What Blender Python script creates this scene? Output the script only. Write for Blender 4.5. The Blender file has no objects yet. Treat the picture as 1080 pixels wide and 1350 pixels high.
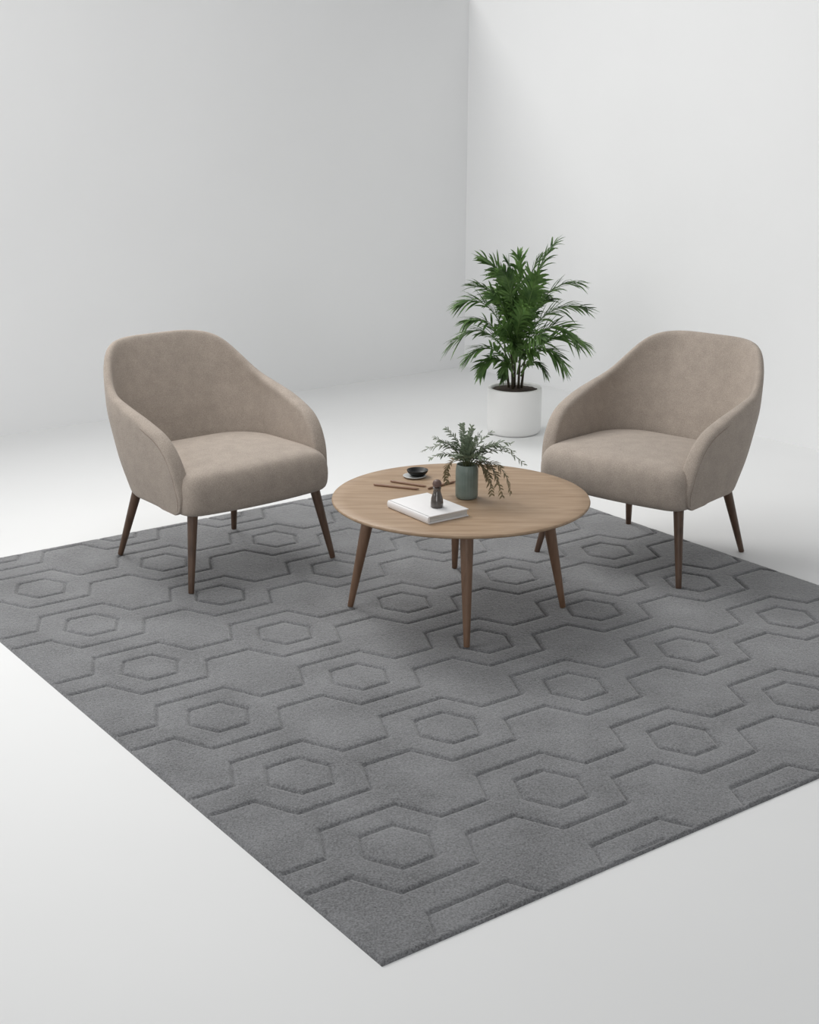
import bpy, math, random
import numpy as np
from mathutils import Vector, Matrix

PI = math.pi
SC = bpy.context.scene
COL = SC.collection
random.seed(7)

# ------------------------------------------------------------------ helpers
def link(name, verts, faces, mat=None, parent=None, smooth=True, mats=None, fmat=None):
    me = bpy.data.meshes.new(name)
    me.from_pydata([tuple(v) for v in verts], [], faces)
    me.update()
    for m in (mats or ([mat] if mat else [])):
        me.materials.append(m)
    if fmat:
        me.polygons.foreach_set('material_index', fmat)
    if smooth:
        me.polygons.foreach_set('use_smooth', [True] * len(me.polygons))
    o = bpy.data.objects.new(name, me)
    COL.objects.link(o)
    if parent:
        o.parent = parent
    return o

def empty(name, loc=(0, 0, 0), rz=0.0):
    o = bpy.data.objects.new(name, None)
    COL.objects.link(o)
    o.location = loc
    o.rotation_euler = (0, 0, rz)
    o.empty_display_size = 0.1
    return o

def tag(o, label=None, cat=None, group=None, kind=None):
    if label: o['label'] = label
    if cat: o['category'] = cat
    if group: o['group'] = group
    if kind: o['kind'] = kind
    return o

def subsurf(o, lv=2):
    m = o.modifiers.new('sub', 'SUBSURF'); m.levels = lv; m.render_levels = lv
    return o

def bevel(o, w, seg=3):
    m = o.modifiers.new('bev', 'BEVEL'); m.width = w; m.segments = seg; m.limit_method = 'ANGLE'
    m.angle_limit = math.radians(40)
    return o

def fix_normals(o):
    import bmesh
    bm = bmesh.new(); bm.from_mesh(o.data)
    bmesh.ops.recalc_face_normals(bm, faces=bm.faces)
    bm.to_mesh(o.data); bm.free()
    return o

def lathe(prof, n=48, c=(0, 0, 0)):
    """closed profile list of (r, z), r=0 makes a pole"""
    V, F, rings = [], [], []
    for r, z in prof:
        if r < 1e-6:
            rings.append([len(V)]); V.append((c[0], c[1], c[2] + z))
        else:
            rings.append(list(range(len(V), len(V) + n)))
            for k in range(n):
                a = 2 * PI * k / n
                V.append((c[0] + r * math.cos(a), c[1] + r * math.sin(a), c[2] + z))
    for A, B in zip(rings, rings[1:]):
        for k in range(n):
            k2 = (k + 1) % n
            if len(A) == 1 and len(B) == 1: continue
            if len(A) == 1: F.append((A[0], B[k2], B[k]))
            elif len(B) == 1: F.append((A[k], A[k2], B[0]))
            else: F.append((A[k], A[k2], B[k2], B[k]))
    return V, F

def tube(pts, rad, n=10, cap=True):
    """tube along pts with radius list"""
    pts = [Vector(p) for p in pts]
    if not hasattr(rad, '__len__'): rad = [rad] * len(pts)
    V, F = [], []
    t = (pts[1] - pts[0]).normalized()
    up = Vector((0, 0, 1)) if abs(t.z) < .9 else Vector((1, 0, 0))
    for i, p in enumerate(pts):
        t = (pts[min(i + 1, len(pts) - 1)] - pts[max(i - 1, 0)]).normalized()
        x = up.cross(t).normalized(); y = t.cross(x)
        for k in range(n):
            a = 2 * PI * k / n
            V.append(p + (x * math.cos(a) + y * math.sin(a)) * rad[i])
    for i in range(len(pts) - 1):
        for k in range(n):
            k2 = (k + 1) % n
            F.append((i * n + k, i * n + k2, (i + 1) * n + k2, (i + 1) * n + k))
    if cap:
        F.append(tuple(range(n))[::-1]); F.append(tuple(range((len(pts) - 1) * n, len(pts) * n)))
    return V, F

def merge(parts):
    V, F = [], []
    for v, f in parts:
        o = len(V); V += [tuple(x) for x in v]; F += [tuple(i + o for i in q) for q in f]
    return V, F

# ------------------------------------------------------------------ materials
def new_mat(name):
    m = bpy.data.materials.new(name); m.use_nodes = True
    nt = m.node_tree; b = nt.nodes['Principled BSDF']
    return m, nt, b

def N(nt, t, **kw):
    n = nt.nodes.new(t)
    for k, v in kw.items():
        if k in n.inputs: n.inputs[k].default_value = v
        else: setattr(n, k, v)
    return n

def ramp(nt, fac, stops):
    r = nt.nodes.new('ShaderNodeValToRGB')
    el = r.color_ramp.elements
    while len(el) < len(stops): el.new(0.5)
    for e, (p, c) in zip(el, stops):
        e.position = p; e.color = (*c, 1)
    nt.links.new(fac, r.inputs['Fac'])
    return r

def mat_plain(name, col, rough=0.6, var=0.04, scale=6, bump=0.0, bscale=200, spec=0.5, **kw):
    m, nt, b = new_mat(name)
    tc = N(nt, 'ShaderNodeTexCoord')
    no = N(nt, 'ShaderNodeTexNoise', Scale=scale, Detail=4.0)
    nt.links.new(tc.outputs['Object'], no.inputs['Vector'])
    lo = tuple(c * (1 - var) for c in col); hi = tuple(min(1, c * (1 + var)) for c in col)
    r = ramp(nt, no.outputs['Fac'], [(0.3, lo), (0.7, hi)])
    nt.links.new(r.outputs['Color'], b.inputs['Base Color'])
    b.inputs['Roughness'].default_value = rough
    b.inputs['Specular IOR Level'].default_value = spec
    for k, v in kw.items(): b.inputs[k.replace('_', ' ')].default_value = v
    if bump:
        n2 = N(nt, 'ShaderNodeTexNoise', Scale=bscale, Detail=3.0)
        nt.links.new(tc.outputs['Object'], n2.inputs['Vector'])
        bp = N(nt, 'ShaderNodeBump', Strength=bump, Distance=0.002)
        nt.links.new(n2.outputs['Fac'], bp.inputs['Height'])
        nt.links.new(bp.outputs['Normal'], b.inputs['Normal'])
    return m

def mat_fabric(name, col):
    m, nt, b = new_mat(name)
    tc = N(nt, 'ShaderNodeTexCoord')
    n1 = N(nt, 'ShaderNodeTexNoise', Scale=330.0, Detail=2.0, Roughness=0.7)
    n2 = N(nt, 'ShaderNodeTexNoise', Scale=22.0, Detail=3.0)
    for n in (n1, n2): nt.links.new(tc.outputs['Object'], n.inputs['Vector'])
    ad = N(nt, 'ShaderNodeMath', operation='MULTIPLY_ADD')
    nt.links.new(n2.outputs['Fac'], ad.inputs[0]); ad.inputs[1].default_value = 0.25
    sc = N(nt, 'ShaderNodeMath', operation='MULTIPLY'); sc.inputs[1].default_value = 0.8
    nt.links.new(n1.outputs['Fac'], sc.inputs[0]); nt.links.new(sc.outputs[0], ad.inputs[2])
    r = ramp(nt, ad.outputs[0], [(0.36, tuple(c * .78 for c in col)), (0.68, tuple(c * 1.2 for c in col))])
    nt.links.new(r.outputs['Color'], b.inputs['Base Color'])
    b.inputs['Roughness'].default_value = 0.9
    b.inputs['Specular IOR Level'].default_value = 0.2
    b.inputs['Sheen Weight'].default_value = 0.12
    b.inputs['Sheen Roughness'].default_value = 0.5
    bp = N(nt, 'ShaderNodeBump', Strength=0.35, Distance=0.0015)
    nt.links.new(n1.outputs['Fac'], bp.inputs['Height'])
    nt.links.new(bp.outputs['Normal'], b.inputs['Normal'])
    return m

def mat_wood(name, dark, light, stretch=(1, 14, 14), scale=3.0, rough=0.45):
    m, nt, b = new_mat(name)
    tc = N(nt, 'ShaderNodeTexCoord')
    mp = N(nt, 'ShaderNodeMapping'); mp.inputs['Scale'].default_value = stretch
    nt.links.new(tc.outputs['Object'], mp.inputs['Vector'])
    no = N(nt, 'ShaderNodeTexNoise', Scale=scale, Detail=6.0, Roughness=0.6, Distortion=0.4)
    nt.links.new(mp.outputs['Vector'], no.inputs['Vector'])
    mid = tuple((a + c) / 2 for a, c in zip(dark, light))
    r = ramp(nt, no.outputs['Fac'], [(0.3, dark), (0.5, mid), (0.72, light)])
    nt.links.new(r.outputs['Color'], b.inputs['Base Color'])
    b.inputs['Roughness'].default_value = rough
    bp = N(nt, 'ShaderNodeBump', Strength=0.12, Distance=0.001)
    nt.links.new(no.outputs['Fac'], bp.inputs['Height'])
    nt.links.new(bp.outputs['Normal'], b.inputs['Normal'])
    return m

def mat_rug(name, col):
    m, nt, b = new_mat(name)
    tc = N(nt, 'ShaderNodeTexCoord')
    n1 = N(nt, 'ShaderNodeTexNoise', Scale=190.0, Detail=3.0, Roughness=0.75)
    n2 = N(nt, 'ShaderNodeTexNoise', Scale=5.0, Detail=3.0)
    for n in (n1, n2): nt.links.new(tc.outputs['Object'], n.inputs['Vector'])
    ad = N(nt, 'ShaderNodeMath', operation='MULTIPLY_ADD')
    nt.links.new(n2.outputs['Fac'], ad.inputs[0]); ad.inputs[1].default_value = 0.25
    sc = N(nt, 'ShaderNodeMath', operation='MULTIPLY'); sc.inputs[1].default_value = 0.8
    nt.links.new(n1.outputs['Fac'], sc.inputs[0]); nt.links.new(sc.outputs[0], ad.inputs[2])
    r = ramp(nt, ad.outputs[0], [(0.34, tuple(c * .40 for c in col)), (0.66, tuple(c * 1.6 for c in col))])
    nt.links.new(r.outputs['Color'], b.inputs['Base Color'])
    b.inputs['Roughness'].default_value = 0.95
    b.inputs['Specular IOR Level'].default_value = 0.1
    b.inputs['Sheen Weight'].default_value = 0.85
    b.inputs['Sheen Roughness'].default_value = 0.35
    bp = N(nt, 'ShaderNodeBump', Strength=0.6, Distance=0.003)
    nt.links.new(n1.outputs['Fac'], bp.inputs['Height'])
    nt.links.new(bp.outputs['Normal'], b.inputs['Normal'])
    return m

def mat_leaf(name, dark, light, rough=0.5):
    m, nt, b = new_mat(name)
    tc = N(nt, 'ShaderNodeTexCoord')
    no = N(nt, 'ShaderNodeTexNoise', Scale=14.0, Detail=2.0)
    nt.links.new(tc.outputs['Object'], no.inputs['Vector'])
    r = ramp(nt, no.outputs['Fac'], [(0.35, dark), (0.68, light)])
    nt.links.new(r.outputs['Color'], b.inputs['Base Color'])
    b.inputs['Roughness'].default_value = rough
    tr = N(nt, 'ShaderNodeBsdfTranslucent')
    nt.links.new(r.outputs['Color'], tr.inputs['Color'])
    mx = N(nt, 'ShaderNodeMixShader'); mx.inputs[0].default_value = 0.25
    out = [n for n in nt.nodes if n.type == 'OUTPUT_MATERIAL'][0]
    nt.links.new(b.outputs[0], mx.inputs[1]); nt.links.new(tr.outputs[0], mx.inputs[2])
    nt.links.new(mx.outputs[0], out.inputs['Surface'])
    return m

M_wall = mat_plain('white_wall_paint', (0.85, 0.855, 0.858), 0.9, var=0.008, scale=2, bump=0.05, bscale=90)
M_floor = mat_plain('white_seamless_floor', (0.80, 0.805, 0.805), 0.55, var=0.01, scale=1.5, spec=0.3)
M_rug = mat_rug('grey_wool_pile', (0.168, 0.170, 0.176))
M_fab = mat_fabric('taupe_fabric', (0.392, 0.335, 0.287))
M_piping = mat_fabric('taupe_fabric_seam', (0.30, 0.245, 0.205))
M_top = mat_wood('oak_table_top', (0.275, 0.178, 0.105), (0.42, 0.30, 0.198), stretch=(2.0, 22, 22), scale=2.2, rough=0.5)
M_tleg = mat_wood('walnut_table_leg', (0.125, 0.068, 0.038), (0.22, 0.128, 0.078), stretch=(16, 16, 2), scale=3)
M_cleg = mat_wood('dark_walnut_leg', (0.062, 0.034, 0.021), (0.135, 0.078, 0.048), stretch=(16, 16, 2), scale=3)
M_pot = mat_plain('white_ceramic', (0.82, 0.82, 0.81), 0.35, var=0.01)
M_soil = mat_plain('potting_soil', (0.035, 0.022, 0.015), 0.95, var=0.5, scale=60, bump=1.0, bscale=120)
M_palm = mat_leaf('palm_leaf', (0.045, 0.098, 0.024), (0.155, 0.275, 0.075))
M_palm2 = mat_leaf('palm_leaf_light', (0.05, 0.12, 0.028), (0.18, 0.31, 0.085))
M_stem = mat_plain('palm_stem', (0.045, 0.035, 0.018), 0.6, var=0.3, scale=40)
M_rachis = mat_plain('palm_rachis', (0.11, 0.19, 0.05), 0.5, var=0.2, scale=30)
M_sprig = mat_leaf('sprig_leaf', (0.115, 0.155, 0.10), (0.25, 0.30, 0.21))
M_sprigdry = mat_leaf('dry_sprig_leaf', (0.17, 0.14, 0.08), (0.30, 0.25, 0.15))
M_twig = mat_plain('twig', (0.10, 0.11, 0.05), 0.7, var=0.3, scale=50)
M_cover = mat_plain('white_book_cover', (0.80, 0.79, 0.79), 0.5, var=0.01)
M_black = mat_plain('black_glaze', (0.008, 0.009, 0.009), 0.45, var=0.1, spec=0.3)
M_saucer = mat_plain('grey_ceramic', (0.50, 0.51, 0.50), 0.3, var=0.05)
M_bottle = mat_plain('smoked_dark_glass', (0.075, 0.062, 0.055), 0.15, var=0.3, scale=60, Coat_Weight=0.5)
M_stopper = mat_plain('brown_stopper', (0.11, 0.065, 0.055), 0.5, var=0.2, scale=60)
M_stick = mat_wood('stick_wood', (0.20, 0.11, 0.07), (0.36, 0.22, 0.15), stretch=(3, 30, 30), scale=4)

# vase: green frosted glass
M_vase, nt, b = new_mat('green_frosted_glass')
tc = N(nt, 'ShaderNodeTexCoord'); no = N(nt, 'ShaderNodeTexNoise', Scale=16.0, Detail=3.0)
nt.links.new(tc.outputs['Object'], no.inputs['Vector'])
r = ramp(nt, no.outputs['Fac'], [(0.35, (0.21, 0.27, 0.24)), (0.7, (0.33, 0.40, 0.37))])
nt.links.new(r.outputs['Color'], b.inputs['Base Color'])
b.inputs['Roughness'].default_value = 0.28
b.inputs['Transmission Weight'].default_value = 0.35
b.inputs['IOR'].default_value = 1.4

# book pages: fine stripes along the thickness
M_page, nt, b = new_mat('book_pages')
tc = N(nt, 'ShaderNodeTexCoord')
mp = N(nt, 'ShaderNodeMapping'); mp.inputs['Scale'].default_value = (1, 1, 60)
nt.links.new(tc.outputs['Object'], mp.inputs['Vector'])
no = N(nt, 'ShaderNodeTexNoise', Scale=9.0, Detail=4.0); nt.links.new(mp.outputs['Vector'], no.inputs['Vector'])
r = ramp(nt, no.outputs['Fac'], [(0.35, (0.42, 0.42, 0.41)), (0.65, (0.72, 0.71, 0.69))])
nt.links.new(r.outputs['Color'], b.inputs['Base Color']); b.inputs['Roughness'].default_value = 0.9

# ------------------------------------------------------------------ room
corner = Vector((0.364, 9.276, 0)); WA = math.radians(37.8)
dl = Vector((-math.cos(WA), -math.sin(WA), 0))          # along the left wall, away from the corner
dr = Vector((math.sin(WA), -math.cos(WA), 0))           # along the right wall
WL, WR, WH, TH = 9.5, 9.5, 2.38, 0.12

def slab(name, p0, p1, outward, h, th):
    a, b_ = p0, p1
    V = []
    for z in (0, h):
        for q in (a, b_, b_ + outward * th, a + outward * th):
            V.append((q.x, q.y, z))
    F = [(0, 1, 5, 4), (1, 2, 6, 5), (2, 3, 7, 6), (3, 0, 4, 7), (4, 5, 6, 7), (3, 2, 1, 0)]
    return fix_normals(link(name, V, F, M_wall, smooth=False))

wl = slab('wall_left', corner - dl * TH, corner + dl * WL, -dr, WH, TH)
tag(wl, 'plain white wall on the left behind the first armchair', 'wall', kind='structure')
wr = slab('wall_right', corner, corner + dr * WR, -dl, WH, TH)
tag(wr, 'plain white wall on the right behind the potted palm', 'wall', kind='structure')
fc = [corner - dl * TH - dr * TH, corner + dl * WL - dr * TH, corner + dl * WL + dr * WR, corner - dl * TH + dr * WR]
V = [(q.x, q.y, 0) for q in fc] + [(q.x, q.y, -0.1) for q in fc]
fl = fix_normals(link('floor', V, [(0, 1, 2, 3), (7, 6, 5, 4), (0, 4, 5, 1), (1, 5, 6, 2), (2, 6, 7, 3), (3, 7, 4, 0)], M_floor, smooth=False))
tag(fl, 'smooth white seamless floor under the grey rug', 'floor', kind='structure')

# ------------------------------------------------------------------ rug
RK = 1 - 0.009 / 1.8
def build_rug():
    S = 1.8
    yaw = 0.63079; o = Vector((-0.01479 * S, 1.70966 * S, 0))
    Pp, Q = 0.28192 * S, 0.25435 * S
    u0, u1 = -0.17345 * S, 1.3331 * S
    w0, w1 = -0.20921 * S, 1.51407 * S
    step = 0.0046
    nu = int((u1 - u0) / step); nw = int((w1 - w0) / step)
    U, W = np.meshgrid(np.linspace(u0, u1, nu), np.linspace(w0, w1, nw), indexing='ij')
    fu = U / Pp; fw = W / Q
    au = np.abs(fu - np.round(fu)) * Pp; aw = np.abs(fw - np.round(fw)) * Q
    segs = [((0, .385), (.228, .385)), ((.228, .385), (.345, .117)), ((.345, .117), (.5, .117)),
            ((0, .2), (.1, .2)), ((.1, .2), (.192, 0.0))]
    D = np.full(U.shape, 1e9)
    for a, b_ in segs:
        ax, ay, bx, by = a[0] * Pp, a[1] * Q, b_[0] * Pp, b_[1] * Q
        dx, dy = bx - ax, by - ay
        t = np.clip(((au - ax) * dx + (aw - ay) * dy) / (dx * dx + dy * dy), 0, 1)
        D = np.minimum(D, np.hypot(au - ax - t * dx, aw - ay - t * dy))
    rng = np.random.default_rng(3)
    H = 0.0095
    e = np.minimum(np.minimum(U - u0, u1 - U), np.minimum(W - w0, w1 - W))
    fade = 0.10 + 0.90 * np.clip((e - 0.004) / 0.012, 0, 1)
    z = H - fade * 0.0074 / (1 + (D / 0.0050) ** 4)
    z -= fade * 0.0010 * np.exp(-(D / 0.020) ** 2)
    z += rng.normal(0, 0.00035, z.shape)
    z = np.where(e < 0.010, z - (0.010 - e) ** 2 / 0.010 * 0.45, z)
    z[0, :] = z[-1, :] = 0.0; z[:, 0] = z[:, -1] = 0.0
    # tiny waviness of the cut edges
    c, s = math.cos(yaw), math.sin(yaw)
    X = (o.x + U * c - W * s) * RK; Y = (o.y + U * s + W * c) * RK
    co = np.stack([X, Y, z], -1).reshape(-1, 3).astype(np.float32)
    idx = np.arange(nu * nw).reshape(nu, nw)
    q = np.stack([idx[:-1, :-1], idx[1:, :-1], idx[1:, 1:], idx[:-1, 1:]], -1).reshape(-1, 4)
    me = bpy.data.meshes.new('area_rug')
    me.vertices.add(len(co)); me.vertices.foreach_set('co', co.ravel())
    me.loops.add(q.size); me.loops.foreach_set('vertex_index', q.ravel().astype(np.int32))
    me.polygons.add(len(q)); me.polygons.foreach_set('loop_start', np.arange(0, q.size, 4, dtype=np.int32))
    me.polygons.foreach_set('loop_total', np.full(len(q), 4, dtype=np.int32))
    me.update(calc_edges=True); me.validate()
    me.polygons.foreach_set('use_smooth', np.ones(len(q), dtype=bool))
    me.materials.append(M_rug)
    ob = bpy.data.objects.new('area_rug', me); COL.objects.link(ob)
    tag(ob, 'large grey wool rug with carved hexagon pattern on the white floor', 'rug')
build_rug()

# ------------------------------------------------------------------ armchair
def interp(x, xs, ys):
    return float(np.interp(x, xs, ys))

def smooth_interp(x, xs, ys):
    # monotone-ish cosine free: catmull via numpy cubic on dense resample
    n = len(xs)
    for i in range(n - 1):
        if x <= xs[i + 1] or i == n - 2:
            h = xs[i + 1] - xs[i]; t = max(0, min(1, (x - xs[i]) / h))
            def sl(k):
                if k == 0: return (ys[1] - ys[0]) / (xs[1] - xs[0]) if False else 0.0
                if k == n - 1: return (ys[-1] - ys[-2]) / (xs[-1] - xs[-2])
                return (ys[k + 1] - ys[k - 1]) / (xs[k + 1] - xs[k - 1])
            m0, m1 = sl(i) * h, sl(i + 1) * h
            return (2*t**3-3*t*t+1)*ys[i] + (t**3-2*t*t+t)*m0 + (-2*t**3+3*t*t)*ys[i+1] + (t**3-t*t)*m1

SH_T = 0.066           # shell thickness
FRONT = -0.258         # y of the arm fronts (local -y is forward)
def plan(q, z):
    """mid-surface point of the wrap-around shell; q in [-1,1] along the U, z height"""
    W = interp(z, [.28, .42, .60, .72, .86], [.296, .322, .340, .328, .304])
    yb = interp(z, [.28, .45, .86], [.232, .305, .455])
    R = interp(z, [.28, .86], [.20, .215])
    L1 = W - R; L2 = PI / 2 * R; L3 = (yb - R) - FRONT
    Lt = L1 + L2 + L3; s = abs(q) * Lt; sg = 1 if q >= 0 else -1
    bow = 0.022
    if s < L1:
        x, y = s, yb
    elif s < L1 + L2:
        a = (s - L1) / R
        x, y = L1 + R * math.sin(a), yb - R + R * math.cos(a)
    else:
        k = (s - L1 - L2) / L3
        x, y = W, yb - R - (s - L1 - L2)
        x -= 0.018 * max(0, k) ** 2 * interp(z, [.28, .6], [.2, 1.0])   # arms turn in slightly at the front
    y += bow * (max(0, 1 - (x / W) ** 2) - .5) * 0.6
    return Vector((sg * x, y, z))

HQ = [0, .14, .24, .31, .37, .43, .49, .59, .67, .747, .859, .916, .955, .985, 1.0]
HZ = [.838, .837, .827, .800, .752, .704, .672, .648, .631, .613, .578, .541, .495, .435, .37]
ZB = 0.292
def outline(a):
    """a in [0,1]: top outline then down the arm front"""
    if a < 0.84:
        q = a / 0.84
        return q, smooth_interp(q, HQ, HZ)
    t = (a - 0.84) / 0.16
    return 1.0 - 0.030 * t ** 2.0, .37 + (ZB + .014 - .37) * t
def bottom(a):
    return min(a, 1) * 0.94

def build_shell(parent):
    na, nv = 44, 11
    A = [i / na for i in range(-na, na + 1)]
    def warp(a):  # denser near the fronts
        return math.copysign(abs(a) ** 0.85, a)
    mid = []
    for a in A:
        sg = 1 if a >= 0 else -1
        aa = abs(warp(a))
        qt, zt = outline(aa); qb = bottom(aa)
        row = []
        for j in range(nv + 1):
            t = j / nv
            row.append(plan(sg * (qb + (qt - qb) * t), ZB + (zt - ZB) * t))
        mid.append(row)
    V = [p for row in mid for p in row]; n1 = nv + 1
    F = [(i * n1 + j, (i + 1) * n1 + j, (i + 1) * n1 + j + 1, i * n1 + j + 1) for i in range(2 * na) for j in range(nv)]
    o = link('shell', V, F, M_fab, parent)
    m = o.modifiers.new('solid', 'SOLIDIFY'); m.thickness = SH_T; m.offset = 0; m.use_even_offset = False
    m.use_rim = True
    vg = o.vertex_groups.new(name='thick')
    for i, row in enumerate(mid):
        for j, p in enumerate(row):
            t = j / nv
            backness = max(0, min(1, (p.y + .02) / .25))
            vg.add([i * n1 + j], 1 - (.12 + .38 * backness) * t ** 1.2, 'REPLACE')
    m.vertex_group = 'thick'
    subsurf(o, 2)
    # raised seam running round the outer edge of the rim
    cen = []
    for i in range(1, 2 * na):
        row = mid[i]; nx = mid[i + 1]; pv = mid[i - 1]
        t = 1 - .020 / max(.05, (row[-1] - row[0]).length)
        p = row[0].lerp(row[-1], t)
        tu = nx[-1] - pv[-1]; tv = row[-1] - row[0]
        if tv.length < .05: continue
        nr = tu.cross(tv).normalized()
        if nr.dot(Vector((p.x, p.y - .0, 0))) < 0: nr = -nr
        backness = max(0, min(1, (row[-1].y + .02) / .25))
        cen.append(p + nr * (SH_T * .5 * (1 - (.12 + .38 * backness)) - .0010))
    V, F = tube(cen, .0034, 8)
    fix_normals(link('piping', V, F, M_piping, parent))
    return o, mid

def seat_ring(inset, z, fr=0.0, n=64):
    W, yb, R = .312 - inset, .235 - inset, .19 - inset * .6
    F_ = -.328 + inset + fr; Wf = .322 - inset
    r2 = .045 + inset * .9
    P = []
    # back half (from right side going round the back to the left)
    for k in range(13):
        a = k / 12 * PI / 2
        P.append((W - R + R * math.cos(a), yb - R + R * math.sin(a)))
    Pb = P + [(-x, y) for x, y in P[::-1]]
    # left side, front
    ya, yc = yb - R, F_ + .018 + r2
    L = [(-(W + (Wf - W) * k / 4), ya + (yc - ya) * k / 4) for k in range(1, 4)]
    for k in range(7):
        a = k / 6 * PI / 2
        L.append((-Wf + r2 - r2 * math.cos(a), F_ + .018 + r2 - r2 * math.sin(a)))
    Rr = [(-x, y) for x, y in L[::-1]]
    Fm = []
    for k in range(1, 12):
        x = -(Wf - r2) + 2 * (Wf - r2) * k / 12
        Fm.append((x, F_ + .018 * (x / (Wf - r2)) ** 2))
    Fm = [(x, y) for x, y in Fm]
    poly = Pb + L + Fm + Rr
    M = len(poly); acc = [0.0]
    for k in range(M):
        a_, b_ = poly[k], poly[(k + 1) % M]
        acc.append(acc[-1] + math.hypot(b_[0] - a_[0], b_[1] - a_[1]))
    out = []; k = 0
    for m in range(96):
        t = acc[-1] * m / 96
        while acc[k + 1] < t: k += 1
        f = (t - acc[k]) / max(1e-9, acc[k + 1] - acc[k]); a_, b_ = poly[k], poly[(k + 1) % M]
        out.append((a_[0] + (b_[0] - a_[0]) * f, a_[1] + (b_[1] - a_[1]) * f, z))
    return out

def build_seat(parent):
    prof = [(.040, .283, .012), (.014, .286, .008), (.003, .300, .002), (0, .33, 0), (0, .375, -.002), (.004, .412, 0), (.016, .437, .0), (.036, .451, 0),
            (.075, .460, 0)]
    rings = [seat_ring(i, z, f) for i, z, f in prof]
    n = len(rings[0]); V = [p for r in rings for p in r]; F = []
    for i in range(len(rings) - 1):
        for k in range(n):
            k2 = (k + 1) % n
            F.append((i * n + k, i * n + k2, (i + 1) * n + k2, (i + 1) * n + k))
    cx, cy = 0.0, -.05
    for t, z in ((.8, .4655), (.55, .4700), (.3, .4720), (.1, .4728)):   # crowned top in shrinking rings
        for p in rings[-1]:
            a = math.atan2(p[1] - cy, p[0] - cx); k = min(1, (1 - t) * 1.6)
            x1, y1 = p[0] - cx, p[1] - cy
            x2, y2 = .225 * math.cos(a), .190 * math.sin(a)
            V.append((cx + (x1 * (1 - k) + x2 * k) * t, cy + (y1 * (1 - k) + y2 * k) * t, z))
    for i in range(len(rings) - 1, len(rings) + 3):
        for k in range(n):
            k2 = (k + 1) % n
            F.append((i * n + k, i * n + k2, (i + 1) * n + k2, (i + 1) * n + k))
    V.append((cx, cy, .473)); top = len(V) - 1
    V.append((0, 0, .283)); bot = len(V) - 1
    L = len(rings) + 3
    for k in range(n):
        k2 = (k + 1) % n
        F.append((L * n + k, L * n + k2, top)); F.append((k2, k, bot))
    o = fix_normals(link('seat', V, F, M_fab, parent))
    subsurf(o, 1)
    return o

def chair_leg(parent, fx, fy, tx, ty, zf=0.0):
    n = 6
    pts = [(tx + (fx - tx) * k / n, ty + (fy - ty) * k / n, .305 + (zf - .305) * k / n) for k in range(n + 1)]
    rad = [.0205 + (.0108 - .0205) * k / n for k in range(n + 1)]
    V, F = tube(pts, rad, 20)
    o = fix_normals(link('leg', V, F, M_cleg, parent))
    return bevel(o, .002, 2)

def make_chair(loc, yaw, label, group=None):
    root = empty('armchair', loc, yaw)
    tag(root, label, 'armchair', group)
    sh, mid = build_shell(root)
    build_seat(root)
    for sx in (-1, 1):
        chair_leg(root, sx * .325, -.280, sx * .272, -.228)
        chair_leg(root, sx * .268, .290, sx * .218, .195)
    return root

chairL = make_chair(((-0.7575 + .012) * RK, (5.273 + .009) * RK, 0.0105), math.radians(39.8),
    'taupe tub armchair facing right, with all four legs on the rug, left of the table')
for lg in [c for c in chairL.children if c.name.startswith('leg')]:
    lg.location.x = -.026 if lg.data.vertices[0].co.y > 0 else .012
# second chair: copy of the first with its parts
chairR = chairL.copy(); COL.objects.link(chairR)
for ch in list(chairL.children):
    c = ch.copy(); COL.objects.link(c); c.parent = chairR
    if c.name.startswith('leg'):
        c.location.x = .018 if c.data.vertices[0].co.y > 0 else .003
chairR.location = ((0.954 - .010) * RK, (5.359 + .009) * RK, 0.0045); chairR.rotation_euler = (math.radians(-.85), 0, math.radians(-40.7))
chairR['label'] = 'taupe tub armchair facing left, beside the potted palm, back legs off the rug'

# ------------------------------------------------------------------ coffee table
TX, TY, TZ, TR = 0.180, 4.723, 0.4205, 0.4535
tbl = empty('coffee_table', (TX, TY, 0))
tag(tbl, 'low round oak coffee table with four tapered splayed legs on the rug', 'table')
prof = [(0, -.026), (TR - .075, -.026), (TR - .030, -.020), (TR - .006, -.0125), (TR - .001, -.009), (TR, -.006), (TR - .0015, -.002), (TR - .004, 0), (TR - .05, 0), (0, 0)]
V, F = lathe(prof, 128, (0, 0, TZ))
top = fix_normals(link('tabletop', V, F, M_top, tbl)); top.rotation_euler = (0, 0, 0)
bevel(top, .0008, 2)
for dx, dy in [(-.392, -.010), (.012, -.390), (.372, -.014), (-.004, .415)]:
    n = 7; pts, rad = [], []
    for k in range(n + 1):
        t = k / n
        pts.append((dx * (.80 + .20 * t), dy * (.80 + .20 * t), TZ - .022 + (.0105 - TZ + .022) * t))
        rad.append(.0235 + (.0105 - .0235) * t ** 1.1)
    V, F = tube(pts, rad, 20)
    bevel(fix_normals(link('leg', V, F, M_tleg, tbl)), .002, 2)

# ------------------------------------------------------------------ book
bk = empty('book', (0.063, 4.536, TZ), math.radians(-54.7)); tag(bk, 'closed white book lying flat on the coffee table', 'book')
BL, BW, BT = .236, .165, .026
def box(x0, x1, y0, y1, z0, z1):
    V = [(x, y, z) for z in (z0, z1) for x, y in ((x0, y0), (x1, y0), (x1, y1), (x0, y1))]
    return V, [(3, 2, 1, 0), (4, 5, 6, 7), (0, 1, 5, 4), (1, 2, 6, 5), (2, 3, 7, 6), (3, 0, 4, 7)]
for z0, z1 in ((0, .0035), (BT - .0035, BT)):
    V, F = box(-BL / 2, BL / 2, -BW / 2, BW / 2, z0, z1)
    bevel(link('cover', V, F, M_cover, bk), .001, 2)
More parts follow.
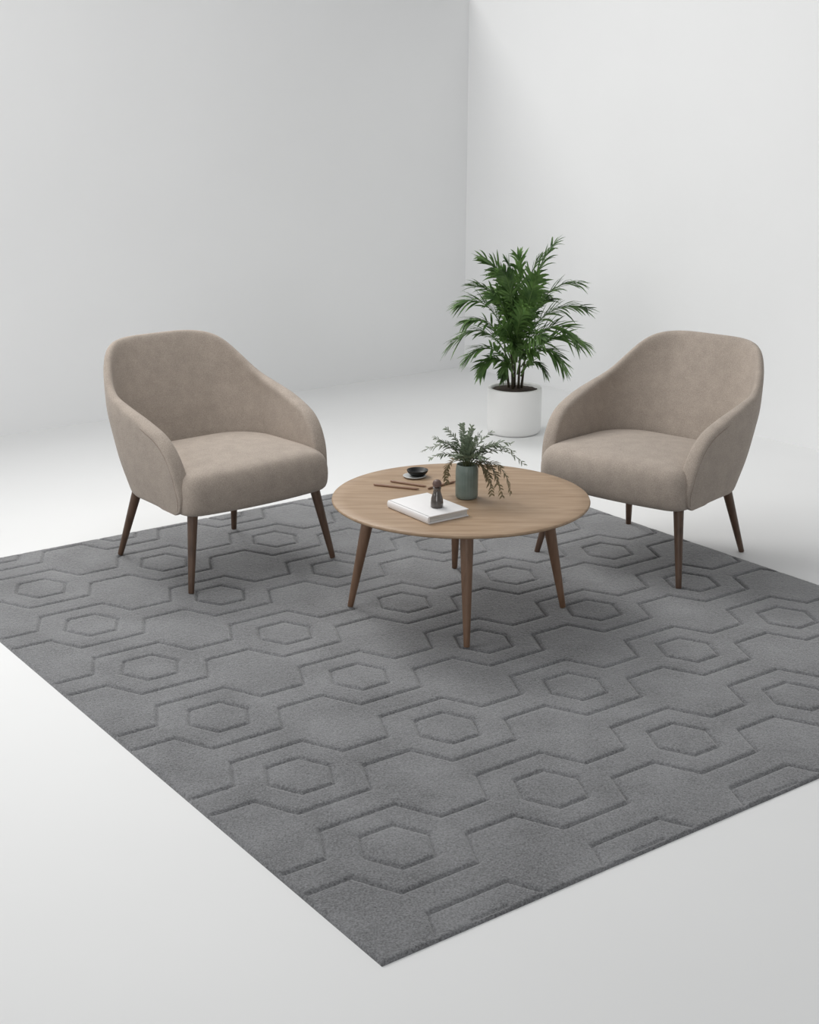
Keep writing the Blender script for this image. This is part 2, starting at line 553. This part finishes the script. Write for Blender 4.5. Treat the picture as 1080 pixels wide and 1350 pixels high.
# rounded spine on the near long side
P = []
for k in range(9):
    a = -PI / 2 + PI * k / 8
    P.append((-BW / 2 - .006 * math.cos(a) + .001, BT / 2 + (BT / 2) * math.sin(a)))
V = [(x, y, z) for x in (-BL / 2, BL / 2) for y, z in P] + [(x, -BW / 2 + .004, z) for x in (-BL / 2, BL / 2) for z in (0, BT)]
F = [(k, k + 1, 10 + k, 9 + k) for k in range(8)] + [tuple(range(9)) + (19, 18), (*range(17, 8, -1), 20, 21), (18, 19, 21, 20), (0, 9, 20, 18), (8, 19, 21, 17)]
bevel(fix_normals(link('spine', V, F, M_cover, bk)), .0006, 2)
V, F = box(-BL / 2 + .004, BL / 2 - .004, -BW / 2 + .004, BW / 2 - .004, .0035, BT - .0035)
link('page_block', V, F, M_page, bk, smooth=False)

# ------------------------------------------------------------------ little bottle on the book
bt = empty('bottle', (0.092, 4.505, TZ + BT)); tag(bt, 'small dark glass bottle with a stopper standing on the white book', 'bottle')
V, F = lathe([(0, 0), (.019, 0), (.0215, .003), (.0215, .016), (.0195, .032), (.0145, .048), (.0125, .056), (.0125, .064), (.0145, .067), (.0135, .069), (0, .069)], 32)
link('body', V, F, M_bottle, bt)
V, F = lathe([(0, .067), (.009, .067), (.009, .071), (.0150, .076), (.0155, .083), (.0125, .091), (.006, .095), (0, .0955)], 28)
link('stopper', V, F, M_stopper, bt)

# ------------------------------------------------------------------ saucer, bowl, sticks
sc_ = link('saucer', *lathe([(0, 0), (.024, 0), (.027, .002), (.042, .006), (.0425, .0075), (.040, .0082), (.026, .0045), (0, .004)], 40), M_saucer)
sc_.location = (0.018, 4.972, TZ); tag(sc_, 'small pale grey saucer under the black bowl at the back of the table', 'saucer')
bw_ = link('bowl', *lathe([(0, .000), (.020, .000), (.026, .003), (.036, .013), (.0395, .021), (.0390, .0225), (.0365, .0215), (.030, .013), (.018, .007), (0, .006)], 40), M_black)
bw_.location = (0.029, 4.979, TZ + .0047); tag(bw_, 'small shallow black bowl at the back left of the coffee table', 'bowl')
for (a, b_, lab) in [((-.129, 4.858), (.034, 4.799), 'brown wooden stick lying left of the white book, nearest of three'),
                     ((-.069, 4.905), (.060, 4.836), 'brown wooden stick lying between the bowl and the other sticks'),
                     ((.066, 4.808), (.168, 4.905), 'brown wooden stick lying behind the small bottle, pointing at the green vase')]:
    L = math.hypot(b_[0] - a[0], b_[1] - a[1]); r_ = .0042
    V, F = tube([(-L / 2, 0, 0), (-L / 2 + .010, 0, 0), (L / 2 - .014, 0, 0), (L / 2, 0, 0)], [.0032, r_, r_, .0016], 10)
    o = fix_normals(link('wooden_stick', V, F, M_stick))
    o.location = ((a[0] + b_[0]) / 2, (a[1] + b_[1]) / 2, TZ + r_); o.rotation_euler = (0, 0, math.atan2(b_[1] - a[1], b_[0] - a[0]))
    tag(o, lab, 'stick', 'thin wooden sticks on the coffee table')

# ------------------------------------------------------------------ foliage helpers
def bez(p0, p1, p2, t):
    return p0 * (1 - t) ** 2 + p1 * 2 * t * (1 - t) + p2 * t * t
def leaf_blade(base, d, nrm, L, w, droop=0.25, segs=5, fold=.25):
    """folded strip leaf; returns V,F"""
    d = d.normalized(); side = d.cross(nrm)
    if side.length < 1e-4: side = d.cross(Vector((1, 0, .1)))
    side.normalize(); nn = side.cross(d)
    V, F = [], []
    for i in range(segs + 1):
        t = i / segs
        c = base + d * L * t + Vector((0, 0, -1)) * droop * L * t * t
        ww = w * (math.sin(PI * min(1, t * .80 + .16)) ** .8) if i < segs else 0.0004
        if i == 0: ww = w * .35
        V += [c - side * ww + nn * ww * fold, c, c + side * ww + nn * ww * fold]
    for i in range(segs):
        a = i * 3
        F += [(a, a + 1, a + 4, a + 3), (a + 1, a + 2, a + 5, a + 4)]
    return V, F

# ------------------------------------------------------------------ potted palm
PX, PY = 0.566, 7.416
palm = empty('potted_palm', (PX, PY, 0)); tag(palm, 'tall green palm in a white cylindrical pot on the floor by the right wall', 'plant')
V, F = lathe([(0, 0), (.128, 0), (.134, .004), (.1445, .016), (.1465, .05), (.1465, .242), (.144, .2495), (.140, .250), (.130, .2485), (.1265, .243), (.1265, .20), (0, .20)], 72)
link('pot', V, F, M_pot, palm)
V, F = lathe([(.1263, .205), (.1262, .234), (.08, .240), (.03, .243), (0, .244)], 48)
V = [(x, y, z + random.uniform(-.002, .002)) for x, y, z in V]
link('soil', V, F, M_soil, palm)

def frond(parent, base, ctrl, tip, L0, dens=26, wid=.0062, mat=None, t0=.20, name='frond', roll=0.0):
    base, ctrl, tip = Vector(base), Vector(ctrl), Vector(tip)
    parts = []
    pts = [bez(base, ctrl, tip, k / 14) for k in range(15)]
    parts_r = tube(pts, [.0042 * (1 - .8 * k / 14) for k in range(15)], 6)
    for i in range(dens):
        t = t0 + (1 - t0) * (i + .5) / dens
        p = bez(base, ctrl, tip, t); tg = (bez(base, ctrl, tip, min(1, t + .02)) - bez(base, ctrl, tip, t - .02)).normalized()
        up = Vector((0, 0, 1)) - tg * tg.z
        if up.length < .3: up = Vector((0, -1, 0)) - tg * tg.dot(Vector((0, -1, 0)))
        up.normalize(); up = Matrix.Rotation(roll, 3, tg) @ up
        sd = tg.cross(up).normalized()
        k = (t - t0) / (1 - t0)
        L = L0 * (.60 + 1.35 * k - 1.45 * k * k) * random.uniform(.85, 1.2)
        for s in (-1, 1):
            ang = random.uniform(.55, .95) - .35 * k
            dd = tg * math.cos(ang) + sd * s * math.sin(ang) + up * random.uniform(-.22, .42)
            parts.append(leaf_blade(p, dd, up, L, wid * random.uniform(.75, 1.25), droop=random.uniform(.12, .55), segs=4))
    parts.append(leaf_blade(tip, (tip - bez(base, ctrl, tip, .93)), Vector((0, 0, 1)), L0 * .5, wid, .1, 4))
    V1, F1 = merge(parts); V2, F2 = parts_r
    V, F = merge([(V1, F1), (V2, F2)])
    return link(name, V, F, parent=parent, mats=[mat or M_palm, M_rachis], fmat=[0] * len(F1) + [1] * len(F2))

# stems (canes) rising from the soil
canes = [(-.012, -.02, .56, -.03, -.02), (.018, -.01, .60, .03, .0), (.036, .01, .50, .06, .01), (-.03, .02, .48, -.06, .02), (.0, .03, .64, .0, .03)]
for x, y, h, tx, ty in canes:
    pts = [(x + (tx - x) * k / 8, y + (ty - y) * k / 8, .235 + (h - .235) * k / 8) for k in range(9)]
    V, F = tube(pts, [.0075 - .0035 * k / 8 for k in range(9)], 10)
    link('stem', V, F, M_stem, palm)

# tips in local coordinates (x, depth, z) read against the photograph
T = [  # base(x,y,z)         ctrl                    tip                 leaflet length
    ((.02, 0, .46), (.06, -.02, .86), (.185, -.05, 1.02), .13),
    ((.0, .0, .46), (-.02, .02, .86), (-.18, .03, .93), .14),
    ((-.01, 0, .42), (-.06, -.04, .80), (-.235, -.06, .80), .13),
    ((-.02, -.01, .40), (-.12, -.05, .80), (-.31, -.08, .705), .14),
    ((-.02, -.02, .38), (-.12, -.12, .68), (-.27, -.18, .63), .13),
    ((-.02, 0, .36), (-.15, -.05, .68), (-.345, -.03, .485), .14),
    ((-.02, -.02, .34), (-.13, -.12, .56), (-.26, -.16, .44), .12),
    ((-.01, -.02, .32), (-.12, -.08, .50), (-.190, -.10, .345), .09),
    ((-.01, -.03, .31), (-.05, -.07, .47), (-.075, -.09, .315), .07),
    ((.02, .0, .44), (.10, .0, .82), (.32, -.02, .815), .13),
    ((.02, .01, .42), (.14, .03, .74), (.37, .06, .66), .14),
    ((.03, .0, .40), (.16, -.05, .68), (.30, -.10, .53), .13),
    ((.03, -.01, .36), (.16, .0, .60), (.37, .02, .475), .14),
    ((.03, -.02, .33), (.14, -.10, .58), (.24, -.14, .385), .12),
    ((.03, -.01, .31), (.09, -.04, .46), (.155, -.07, .335), .075),
    ((.01, .02, .50), (.02, .04, .86), (.01, .06, .93), .14),
    ((.0, -.01, .48), (-.03, -.06, .80), (-.08, -.12, .88), .13),
    ((.02, -.01, .48), (.06, -.10, .78), (.09, -.16, .86), .13),
    ((.0, -.02, .42), (.0, -.14, .72), (.03, -.24, .72), .12),
    ((-.01, -.02, .38), (-.05, -.14, .64), (-.10, -.25, .60), .12),
    ((.02, -.02, .38), (.05, -.16, .60), (.11, -.26, .56), .12),
    ((.0, .02, .44), (-.05, .16, .78), (-.13, .27, .72), .13),
    ((.01, .02, .44), (.07, .16, .76), (.15, .27, .72), .13),
    ((.01, .02, .38), (.02, .18, .62), (.04, .30, .55), .13),
    ((-.01, -.01, .40), (-.05, -.06, .72), (-.13, -.10, .74), .12),
    ((.02, -.01, .40), (.06, -.05, .72), (.17, -.08, .73), .12),
    ((.0, -.02, .34), (-.01, -.10, .56), (-.03, -.18, .50), .11),
    ((.01, .02, .46), (-.01, .05, .82), (-.05, .10, .90), .13),
    ((.02, .0, .48), (.04, .0, .84), (.115, .02, .93), .13),
    ((.0, .0, .36), (.0, -.06, .60), (.05, -.13, .63), .11),
    ((-.01, .0, .34), (-.03, -.05, .56), (-.07, -.10, .56), .11),
    ((.01, -.01, .32), (.03, -.06, .50), (.07, -.12, .46), .10),
    ((.0, .0, .46), (-.03, .0, .80), (-.11, .0, .86), .12),
]
for q, (b0, c0, t0_, L0) in enumerate(T):
    steep = abs(t0_[0]) < .14
    frond(palm, b0, c0, t0_, L0 * (1.0 if steep else 1.08), roll=random.uniform(.5, 1.2) * random.choice((-1, 1)) if steep else random.uniform(-.5, .5),
          wid=.0068 if steep else .0072, mat=(M_palm, M_palm2)[q % 3 == 0])

# ------------------------------------------------------------------ vase with sprigs
VX, VY = 0.200, 4.708
vase = empty('vase', (VX, VY, TZ)); tag(vase, 'green frosted glass vase holding leafy sprigs on the coffee table', 'vase')
prof = [(0, 0), (.031, 0), (.0355, .002), (.0388, .008), (.0392, .020), (.0392, .095), (.0385, .108), (.0365, .117), (.0368, .121), (.0352, .122), (.0340, .118), (.0352, .107), (.0362, .095), (.0362, .012), (.030, .006), (0, .006)]
V, F = lathe(prof, 96)
V2 = []
for x, y, z in V:    # shallow vertical ribs
    a = math.atan2(y, x); rr = math.hypot(x, y)
    k = 1 + (.012 * math.cos(24 * a) if rr > .03 and .004 < z < .115 else 0)
    V2.append((x * k, y * k, z))
link('vase_body', V2, F, M_vase, vase)
bq = empty('sprig_bunch', (VX, VY, TZ + .007)); tag(bq, 'loose bunch of grey-green leafy sprigs arching out of the green vase', 'sprigs')

def sprig(parent, tip, ctrl, dry=False, ll=.027, dens=19, wid=.0036, t0=.35):
    base = Vector((random.uniform(-.012, .012), random.uniform(-.012, .012), .004))
    ctrl, tip = Vector(ctrl), Vector(tip)
    # keep the stem inside the vase neck: start bezier at neck
    neck = Vector((ctrl.x * .18, ctrl.y * .18, .118)); neck.x = max(-.024, min(.024, neck.x)); neck.y = max(-.024, min(.024, neck.y))
    pts = [base.lerp(neck, k / 4) for k in range(4)] + [bez(neck, ctrl, tip, k / 12) for k in range(13)]
    rt = tube(pts, [.0015 - .0010 * k / 16 for k in range(17)], 5)
    parts = []
    for i in range(dens):
        t = .06 + .94 * (i + .5) / dens
        p = bez(neck, ctrl, tip, t); tg = (bez(neck, ctrl, tip, min(1, t + .03)) - bez(neck, ctrl, tip, t - .03)).normalized()
        up = Vector((0, 0, 1)) - tg * tg.z
        if up.length < .2: up = Vector((0, -1, 0)) - tg * tg.dot(Vector((0, -1, 0)))
        up.normalize(); sd = tg.cross(up).normalized()
        for s in (-1, 1):
            ph = random.uniform(-.9, .9)
            dd = tg * .75 + (sd * math.cos(ph) * s + up * math.sin(ph)) * .8
            parts.append(leaf_blade(p, dd, up, ll * (1.1 - .5 * t) * random.uniform(.75, 1.2), wid * random.uniform(.8, 1.2), random.uniform(0, .3), 3))
    V1, F1 = merge(parts); V, F = merge([(V1, F1), rt])
    return link('sprig', V, F, parent=parent, mats=[M_sprigdry if dry else M_sprig, M_twig], fmat=[0] * len(F1) + [1] * len(rt[1]))

SP = [((-.155, .02, .155), (-.06, .01, .215), 0), ((-.118, -.02, .215), (-.045, -.01, .19), 0), ((-.130, -.04, .145), (-.05, -.02, .18), 0),
      ((-.075, .03, .235), (-.02, .01, .19), 0), ((-.02, .0, .258), (-.012, .0, .19), 0), ((.015, .02, .245), (.005, .01, .19), 0),
      ((.045, -.01, .232), (.015, .0, .18), 0), ((.085, .02, .225), (.03, .01, .19), 0), ((.125, .0, .170), (.06, .0, .205), 0),
      ((.200, -.02, .115), (.11, .0, .215), 0), ((.165, .03, .150), (.08, .02, .21), 0), ((.120, -.06, .012), (.10, -.04, .150), 1),
      ((.150, -.05, .025), (.13, -.03, .155), 1), ((.085, -.06, .020), (.075, -.04, .140), 1), ((.06, -.10, .16), (.02, -.05, .18), 0),
      ((-.05, -.10, .17), (-.02, -.05, .18), 0), ((-.07, .05, .030), (-.075, .03, .15), 1), ((.0, .10, .19), (.0, .05, .19), 0),
      ((-.02, -.06, .205), (-.005, -.03, .17), 0), ((.03, -.04, .215), (.01, -.02, .17), 0), ((-.095, .0, .195), (-.03, .0, .19), 0), ((-.06, -.03, .20), (-.02, -.01, .18), 0),
      ((.10, -.03, .195), (.04, -.01, .19), 0), ((.155, .01, .185), (.07, .01, .21), 0), ((.105, -.02, .045), (.085, -.02, .16), 1)]
for tip, ctrl, dry in SP:
    sprig(bq, tip, ctrl, bool(dry))

# ------------------------------------------------------------------ lights
w = bpy.data.worlds.new('world'); SC.world = w; w.use_nodes = True
bg = w.node_tree.nodes['Background']
bg.inputs['Color'].default_value = (0.97, 0.985, 1.0, 1); bg.inputs['Strength'].default_value = 0.345

def area(name, loc, target, sx, sy, power, col=(1, 1, 1)):
    l = bpy.data.lights.new(name, 'AREA'); l.shape = 'RECTANGLE'; l.size = sx; l.size_y = sy
    l.energy = power; l.color = col
    o = bpy.data.objects.new(name, l); COL.objects.link(o)
    o.location = loc
    o.rotation_euler = (Vector(target) - Vector(loc)).to_track_quat('-Z', 'Y').to_euler()
    return o
area('overhead_softbox_light', (-1.1, 5.2, 3.7), (0.1, 5.1, 0.0), 2.6, 2.6, 54, (1, .99, .97))
bl_ = area('back_softbox_light', (-2.6, 8.3, 4.9), (0.1, 5.0, 0.2), 2.4, 2.2, 82, (1, .99, .97))
bl_.data.spread = math.radians(120)
area('side_softbox_light', (-3.8, 3.4, 2.0), (0.2, 8.2, 1.0), 2.6, 1.8, 38, (1, .99, .98))
area('front_fill_light', (-0.8, -3.0, 1.6), (0.2, 5.0, 0.6), 2.5, 2.0, 60, (1, .99, .98))  # added fill behind the camera, lifts the chair fronts and the rug under them

# ------------------------------------------------------------------ camera
cam = bpy.data.cameras.new('camera'); co = bpy.data.objects.new('camera', cam); COL.objects.link(co)
cam.sensor_fit = 'HORIZONTAL'; cam.sensor_width = 36; cam.lens = 1844.727 / 1080 * 36
right = Vector((0.999996, 0.000809, 0.002659)); up = Vector((-0.002779, 0.291196, 0.956659)); fwd = Vector((0, 0.956663, -0.291197))
Mx = Matrix((right, up, -fwd)).transposed().to_4x4(); Mx.translation = Vector((0, 0, 1.8))
co.matrix_world = Mx
cam.clip_end = 60
SC.camera = co

SC.view_settings.view_transform = 'Standard'; SC.view_settings.look = 'None'
SC.view_settings.gamma = 1.0; SC.view_settings.use_curve_mapping = False
SC.view_settings.exposure = 0.0
